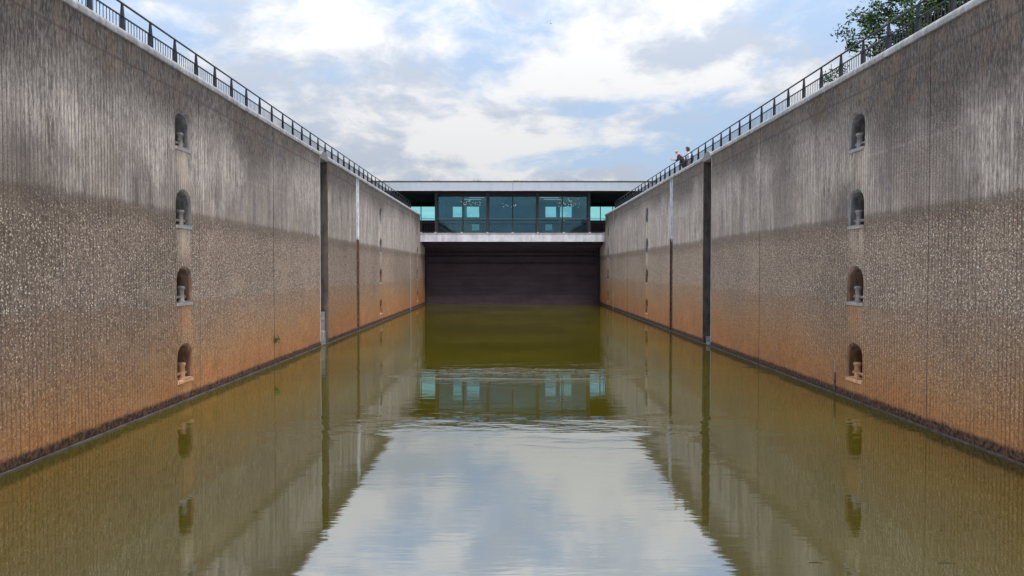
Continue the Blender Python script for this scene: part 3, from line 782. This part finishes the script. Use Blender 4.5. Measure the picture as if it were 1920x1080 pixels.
def leaf_clump(mb, c, rad, n, size, rnd, flat=1.0):
    for _ in range(n):
        d = Vector((rnd.gauss(0,1), rnd.gauss(0,1), rnd.gauss(0,1)*flat)).normalized()*rad*rnd.random()**0.5
        q = Vector(c)+d; s_ = size*rnd.uniform(0.6,1.35)
        u = Vector((rnd.gauss(0,1), rnd.gauss(0,1), rnd.gauss(0,0.7))).normalized(); v = u.cross(Vector((rnd.gauss(0,1),rnd.gauss(0,1),rnd.gauss(0,1)))).normalized()
        mb.add([q-u*s_, q-u*s_*0.2+v*s_*0.42, q+u*s_, q-u*s_*0.2-v*s_*0.42], [(0,1,2,3)])
p = MB(); rnd = random.Random(4); leaf_clump(p, (0.55,74.75,12.14), 0.26, 160, 0.06, rnd, 0.45)
tag(p.build('roof_shrub', M_WEED), 'small dark green tuft growing at the middle of the roof edge', 'shrub')

# ------------------------------------------------------------------ tree beyond the right railing
tr = thing('oak_tree', 'dark green leafy tree behind the right railing', 'tree', (16.5, 30.5, ZG))
rnd = random.Random(21)
tk = MB(); cr = MB()
tk.tube((0,0,-0.1),(0.1,0,2.2),0.22,0.17,10); tk.tube((0.1,0,2.2),(0.0,0.1,5.2),0.17,0.10,8); tk.tube((0,0.1,5.2),(0.2,0,8.0),0.10,0.03,8)
tips = []
for i in range(64):
    z0 = rnd.uniform(1.1, 7.2); az = rnd.uniform(0, 6.28)
    L = (2.0 if z0 < 2.5 else 2.9)*(1-max(0,z0-4.5)/5.5)*rnd.uniform(0.55,1.08)
    e = Vector((math.cos(az)*L, math.sin(az)*L, z0+rnd.uniform(-0.1,1.0)))
    tk.tube((0.05,0,z0), e, 0.05, 0.012, 5)
    for f_ in (0.45, 0.7, 0.88, 1.0):
        q = Vector((0.05,0,z0)).lerp(e, f_)
        for _ in range(2):
            q2 = q+Vector((rnd.gauss(0,0.34), rnd.gauss(0,0.34), rnd.gauss(0,0.22)))
            tk.tube(q, q2, 0.010, 0.004, 4); tips.append(q2)
for q in tips:
    if rnd.random() < 0.10: continue
    leaf_clump(cr, q, rnd.uniform(0.26,0.52), rnd.randint(70,110), 0.08, rnd, 0.6)
tk.build('trunk', M_BARK, tr, smooth=True); cr.build('crown', M_LEAF, tr)
sh = thing('sapling', 'small leafy sapling lower than the tree, left of it behind the right railing', 'sapling', (13.9, 33.4, ZG))
tk = MB(); cr = MB(); tk.tube((0,0,-0.1),(0,0,3.4),0.035,0.012,6)
for i in range(16):
    q = Vector((rnd.gauss(0.15,0.36), rnd.gauss(0,0.3), rnd.uniform(1.6,3.5))); tk.tube((0,0,q.z-0.2), q, 0.01, 0.004, 4)
    leaf_clump(cr, q, 0.26, 44, 0.065, rnd, 0.6)
tk.build('trunk', M_BARK, sh); cr.build('crown', M_LEAF, sh)

# weed in the left joint, twigs and leaves on the water
wd_ = thing('weed', 'small green weed growing from the joint of the left wall', 'plant', (XL+0.02, 28.9, 0.93))
p = MB(); rnd = random.Random(2); leaf_clump(p, (0.06,0,0.05), 0.15, 90, 0.04, rnd, 0.8); p.build('leaves', M_WEED, wd_)
p = MB()
for i in range(6): p.tube((-0.03,0,-0.12),(0.05+rnd.gauss(0,.03),rnd.gauss(0,.06),0.02),0.006,n=5)
p.build('stem', M_BARK, wd_)
M_TWIG = pmat("wet twig", (0.05,0.038,0.02), 0.6)
def on_water(pxl, pyl):
    d = Vector(((pxl-960)/1440, 1.0, -(pyl-540)/1440)); d.rotate(Euler((R(-1.353),0,R(-0.16)))); k = CAMZ/-d.z
    return Vector((d.x*k, d.y*k, 0))
for i, (a, b, ln, lab) in enumerate([(1530,1055,0.17,'short dark twig floating on the water, left of the other twig'), (1775,1056,0.2,'dark bent twig floating on the water near the right wall'), (478,960,0.1,'tiny brown twig floating in front of the left wall')]):
    c = on_water(a, b)
    p = MB(); p.tube((-ln/2,0,0.004),(0.02,0.01,0.008),0.006,0.005,6); p.tube((0.02,0.01,0.008),(ln/2,-0.012,0.006),0.005,0.003,6); p.tube((0,0.008,0.008),(0.03,0.05,0.006),0.003,0.002,5)
    o = p.build('floating_twig', M_TWIG); o.location = c; tag(o, lab, 'twig', 'twigs on the water')

# small lamp housing on the left deck
p = MB(); p.box(-0.08,0.08,-0.08,0.08,0,0.46); p.box(-0.095,0.095,-0.095,0.095,0.46,0.50); p.tube((0,0,0.5),(0,0,0.56),0.03)
o = p.build('junction_box', M_GALV); o.location = (XL-0.95, 1440*9.82/645, TOP+0.001); tag(o, 'small grey junction box on the left wall top, behind the railing', 'box')

# bird far above
M_BIRD = pmat("bird", (0.02,0.02,0.022), 0.7)
b_ = MB()
b_.ball((0,0,0),0.16,0.05,0.05,8,6)
for s_ in (-1,1): b_.add([(-0.06,0,0.02),(0.08,0,0.02),(0.02,s_*0.30,0.12),(-0.06,s_*0.32,0.10)], [(0,1,2,3),(3,2,1,0)])
b_.add([(-0.14,-0.03,0),(-0.14,0.03,0),(-0.27,0.05,0),(-0.27,-0.05,0)], [(0,1,2,3)])
o = b_.build('bird', M_BIRD, smooth=True); o.location = (76/1440*150, 150, CAMZ+458/1440*150); o.rotation_euler = (0.2,0.1,0.5)
tag(o, 'tiny dark bird flying high above the building', 'bird')

# ------------------------------------------------------------------ people
M_SKIN = pmat("skin", (0.52,0.28,0.22), 0.55, var=0.08, scale=20)
M_MAROON = pmat("maroon shirt", (0.045,0.016,0.022), 0.8, var=0.3, scale=14)
M_BLACKT = pmat("black trousers", (0.010,0.010,0.013), 0.8, var=0.2, scale=14)
M_LAV = pmat("pale lavender top", (0.50,0.50,0.66), 0.8, var=0.12, scale=14)
M_DENIM = pmat("grey blue jeans", (0.16,0.18,0.23), 0.85, var=0.2, scale=14)
M_HAIRB = pmat("brown curly hair", (0.085,0.048,0.025), 0.7, var=0.4, scale=40)
M_HAIRG = pmat("thin grey hair", (0.42,0.36,0.34), 0.7, var=0.2, scale=40)
M_SHOE = pmat("dark shoes", (0.02,0.018,0.018), 0.6)
M_BAG = pmat("dark shoulder bag", (0.018,0.018,0.030), 0.6)
M_PAPER = pmat("pale leaflet", (0.62,0.63,0.65), 0.7, var=0.05)
M_EYE = pmat("eyes and lips", (0.10,0.045,0.04), 0.5)
def skin(name, chains, mat, parent, sub=1):
    """one mesh grown from chains of (point, radius): shared points join"""
    vs, rs, es, idx = [], [], [], {}
    for ch in chains:
        prev = None
        for pt, r in ch:
            k = tuple(round(c, 4) for c in pt)
            if k not in idx: idx[k] = len(vs); vs.append(pt); rs.append(r)
            if prev is not None and prev != idx[k]: es.append((prev, idx[k]))
            prev = idx[k]
    me = bpy.data.meshes.new(name); me.from_pydata(vs, es, []); me.update()
    ob = bpy.data.objects.new(name, me); COL.objects.link(ob)
    mo = ob.modifiers.new('s', 'SKIN'); mo.use_smooth_shade = True
    lay = me.skin_vertices[0].data if me.skin_vertices else None
    if lay is None:
        bpy.context.view_layer.objects.active = ob; bpy.ops.mesh.customdata_skin_add(); lay = me.skin_vertices[0].data
    seen = set(); adj = {i: [] for i in range(len(vs))}
    for a, b in es: adj[a].append(b); adj[b].append(a)
    for i in range(len(vs)):
        lay[i].radius = (rs[i], rs[i]) if not isinstance(rs[i], tuple) else rs[i]
        lay[i].use_root = False
        if i not in seen:
            lay[i].use_root = True; st = [i]
            while st:
                q = st.pop()
                if q in seen: continue
                seen.add(q); st += adj[q]
    if sub: sm = ob.modifiers.new('d', 'SUBSURF'); sm.levels = sub; sm.render_levels = sub
    dg = bpy.context.evaluated_depsgraph_get(); dg.update()
    m2 = bpy.data.meshes.new_from_object(ob.evaluated_get(dg)); m2.materials.clear(); m2.materials.append(mat)
    for p_ in m2.polygons: p_.use_smooth = True
    bpy.data.objects.remove(ob)
    o2 = bpy.data.objects.new(name, m2); COL.objects.link(o2); o2.parent = parent
    return o2
def hand(wrist, direc, up, side):
    """five finger chains from the wrist; direc along the hand, up = back of hand"""
    w_ = Vector(wrist); d = Vector(direc).normalized(); u = Vector(up).normalized(); s_ = d.cross(u).normalized()*side
    palm = w_+d*0.05; ch = [[(tuple(w_),0.026),(tuple(palm),0.030),(tuple(w_+d*0.085),0.028)]]
    for k, (off, L) in enumerate(((-0.028,0.065),(-0.009,0.078),(0.011,0.073),(0.029,0.058))):
        a = w_+d*0.088+s_*off
        ch.append([(tuple(a),0.0095),(tuple(a+d*L*0.5-u*0.008),0.009),(tuple(a+d*L*0.8-u*0.026),0.008),(tuple(a+d*L*0.85-u*0.045),0.007)])
    a = w_+d*0.03-s_*0.032
    ch.append([(tuple(a),0.012),(tuple(a+d*0.03-s_*0.022-u*0.01),0.010),(tuple(a+d*0.062-s_*0.02-u*0.022),0.009)])
    return ch
def head(parent, c, fwd, hair_mat, style, skin_body_mat):
    """face details and hair on a head centred at c, facing fwd"""
    f = Vector(fwd).normalized(); r = f.cross(Vector((0,0,1))).normalized(); u = r.cross(f)
    c = Vector(c); fm = MB()
    for s_ in (-1,1): fm.ball(c+f*0.088+r*0.033*s_+u*0.01, 0.010)
    fm.box(0,0,0,0,0,0) if False else None
    fm.ball(c+f*0.082-u*0.062, 0.022, 0.022, 0.007)
    fm.build('face_detail', M_EYE, parent, smooth=True)
    nm = MB(); nm.ball(c+f*0.10-u*0.022, 0.017, 0.017, 0.024)
    for s_ in (-1,1): nm.ball(c+r*0.080*s_-u*0.01-f*0.01, 0.018, 0.018, 0.03)
    nm.build('nose_and_ears', M_SKIN, parent, smooth=True)
    hm = MB(); rnd_ = random.Random(9)
    if style == 'curly':
        for i in range(90):
            d = Vector((rnd_.gauss(0,1),rnd_.gauss(0,1),rnd_.gauss(0,1))).normalized()
            if d.dot(f) > 0.35 and d.z < 0.45: continue
            if d.z < -0.75: continue
            hm.ball(c+Vector((d.x*0.115,d.y*0.115,d.z*0.135))+u*0.015, rnd_.uniform(0.026,0.042), nu=7, nv=5)
    else:
        for i in range(60):
            q = rnd_.uniform(-2.2,2.2); dz = rnd_.uniform(-0.35,0.25)
            d = (-f*math.cos(q)+r*math.sin(q)); hm.ball(c+d*0.082+u*dz*0.12, 0.017, 0.017, 0.022, 6, 4)
    hm.build('hair', hair_mat, parent, smooth=True)

# man leaning on the rail, facing the water (towards -x)
YM, XM = 46.75, XR+0.76
man = thing('person', 'bald man in dark maroon shirt leaning his forearms on the railing, holding something pale', 'person', (XM, YM, TOP), 'people on the wall top')
hip = (0.42,0,0.93); ch1 = (0.20,0,1.22); ch2 = (0.08,0,1.37); nk = (0.0,0,1.47); hd = (-0.075,-0.01,1.60)
def arm(s_, elb, wr): return [(ch2,0.11),((ch2[0]-0.01,0.19*s_,1.38),0.062),(elb,0.047),(wr,0.031)]
eL, wL = (0.03,-0.26,1.125), (-0.23,-0.13,1.13); eR, wR = (0.03,0.26,1.125), (-0.23,0.07,1.13)
legs = [[(hip,0.11),((0.42,0.10*s_,0.86),0.075),((0.40,0.12*s_,0.49),0.062),((0.47,0.12*s_,0.09),0.042),((0.36,0.13*s_,0.035),0.035)] for s_ in (-1,1)]
head_ch = lambda n_, h_: [(n_,0.056),(tuple(Vector(n_).lerp(Vector(h_),0.45)),0.060),(tuple(Vector(h_)+Vector((-0.012,0,-0.045))),0.072),(tuple(Vector(h_)+Vector((0.0,0,0.03))),0.090),(tuple(Vector(h_)+Vector((0.0,0,0.085))),0.058)]
body = [[(hip,0.10),(ch1,0.10),(ch2,0.11),(nk,0.056)], head_ch(nk,hd), arm(-1,eL,wL), arm(1,eR,wR)] + legs
fd = Vector((-0.8,0.35,-0.15))
skin('body', body + hand(wL,(-0.9,0.35,-0.25),(0,0,1),1) + hand(wR,(-0.9,-0.2,-0.25),(0,0,1),-1), M_SKIN, man)
up_ = lambda chn, k: [[(q, (r_+k)) for q, r_ in c_] for c_ in chn]
skin('shirt', up_([[((0.42,0,0.86),0.165),(ch1,0.15),(ch2,0.155),(tuple(Vector(ch2).lerp(Vector(nk),0.6)),0.07)],
     [(ch2,0.155),((ch2[0]-0.01,-0.19,1.38),0.066),(eL,0.052),((-0.12,-0.185,1.13),0.044)], [(ch2,0.155),((ch2[0]-0.01,0.19,1.38),0.066),(eR,0.052),((-0.12,0.15,1.13),0.044)]],0.012), M_MAROON, man)
skin('trousers', up_([[(hip,0.165),(l[1][0],0.110),(l[2][0],0.074),((l[3][0][0],l[3][0][1],0.11),0.06)] for l in legs],0.01), M_BLACKT, man)
skin('shoes', [[(l[3][0],0.045),((l[3][0][0]-0.02,l[3][0][1],0.045),0.044),((l[4][0][0]-0.03,l[4][0][1],0.035),0.036)] for l in legs], M_SHOE, man)
head(man, (hd[0],hd[1],hd[2]+0.02), (-0.9,-0.1,-0.35), M_HAIRG, 'bald', M_SKIN)
p = MB(); p.box(-0.10,0.10,-0.005,0.005,-0.07,0.07); o = p.build('leaflet', M_PAPER); o.location = (XM-0.38, YM-0.035, TOP+1.135); o.rotation_euler = (0.5,0.5,0.3)
tag(o, 'pale folded leaflet held in the hands of the man at the railing', 'leaflet')

# woman standing behind the rail
YW, XW = 45.6, XR+0.76+0.36
wo = thing('person', 'woman with brown curly hair and pale lavender top standing behind the railing', 'person', (XW, YW, TOP), 'people on the wall top')
hip = (0.02,0,0.90); ch1 = (0.02,0,1.12); ch2 = (0.0,0,1.30); nk = (-0.01,0,1.43); hd = (-0.03,0.02,1.555)
legs = [[(hip,0.10),((0.02,0.09*s_,0.83),0.075),((0.0,0.10*s_,0.47),0.058),((0.04,0.10*s_,0.09),0.038),((-0.07,0.11*s_,0.033),0.032)] for s_ in (-1,1)]
eL, wL = (0.04,-0.24,1.06), (-0.02,-0.26,0.82); eR, wR = (0.04,0.24,1.06), (-0.02,0.26,0.82)
sh_ = lambda s_: (0.0,0.165*s_,1.335)
body = [[(hip,0.10),(ch1,0.09),(ch2,0.10),(nk,0.05)], head_ch(nk,hd), [(ch2,0.10),(sh_(-1),0.045),(eL,0.04),(wL,0.027)], [(ch2,0.10),(sh_(1),0.045),(eR,0.04),(wR,0.027)]] + legs
skin('body', body + hand(wL,(-0.15,0.05,-1),(0,-1,0),1) + hand(wR,(-0.15,-0.05,-1),(0,1,0),-1), M_SKIN, wo)
skin('top', up_([[(hip,0.15),(ch1,0.125),(ch2,0.132),(tuple(Vector(ch2).lerp(Vector(nk),0.55)),0.06)], [(ch2,0.132),(sh_(-1),0.058),(eL,0.048),((0.0,-0.252,0.90),0.04)], [(ch2,0.132),(sh_(1),0.058),(eR,0.048),((0.0,0.252,0.90),0.04)]],0.01), M_LAV, wo)
skin('trousers', up_([[((0.02,0,0.86),0.142),(l[1][0],0.096),(l[2][0],0.066),((l[3][0][0],l[3][0][1],0.11),0.05)] for l in legs],0.008), M_DENIM, wo)
skin('shoes', [[(l[3][0],0.04),((l[3][0][0]-0.02,l[3][0][1],0.042),0.04),((l[4][0][0]-0.03,l[4][0][1],0.033),0.033)] for l in legs], M_SHOE, wo)
head(wo, (hd[0],hd[1],hd[2]+0.02), (-0.75,0.6,-0.1), M_HAIRB, 'curly', M_SKIN)
p = MB(); p.box(0.17,0.30,-0.2,0.16,0.86,1.22); o = p.build('shoulder_bag', M_BAG); o.location = (XW, YW, TOP)
bvm = o.modifiers.new('bevel','BEVEL'); bvm.width = 0.04; bvm.segments = 3
tag(o, 'dark bag worn at the back of the woman in lavender', 'bag')

S.render.engine = 'CYCLES'
S.cycles.max_bounces = 8; S.cycles.transparent_max_bounces = 12
S.cycles.use_denoising = True
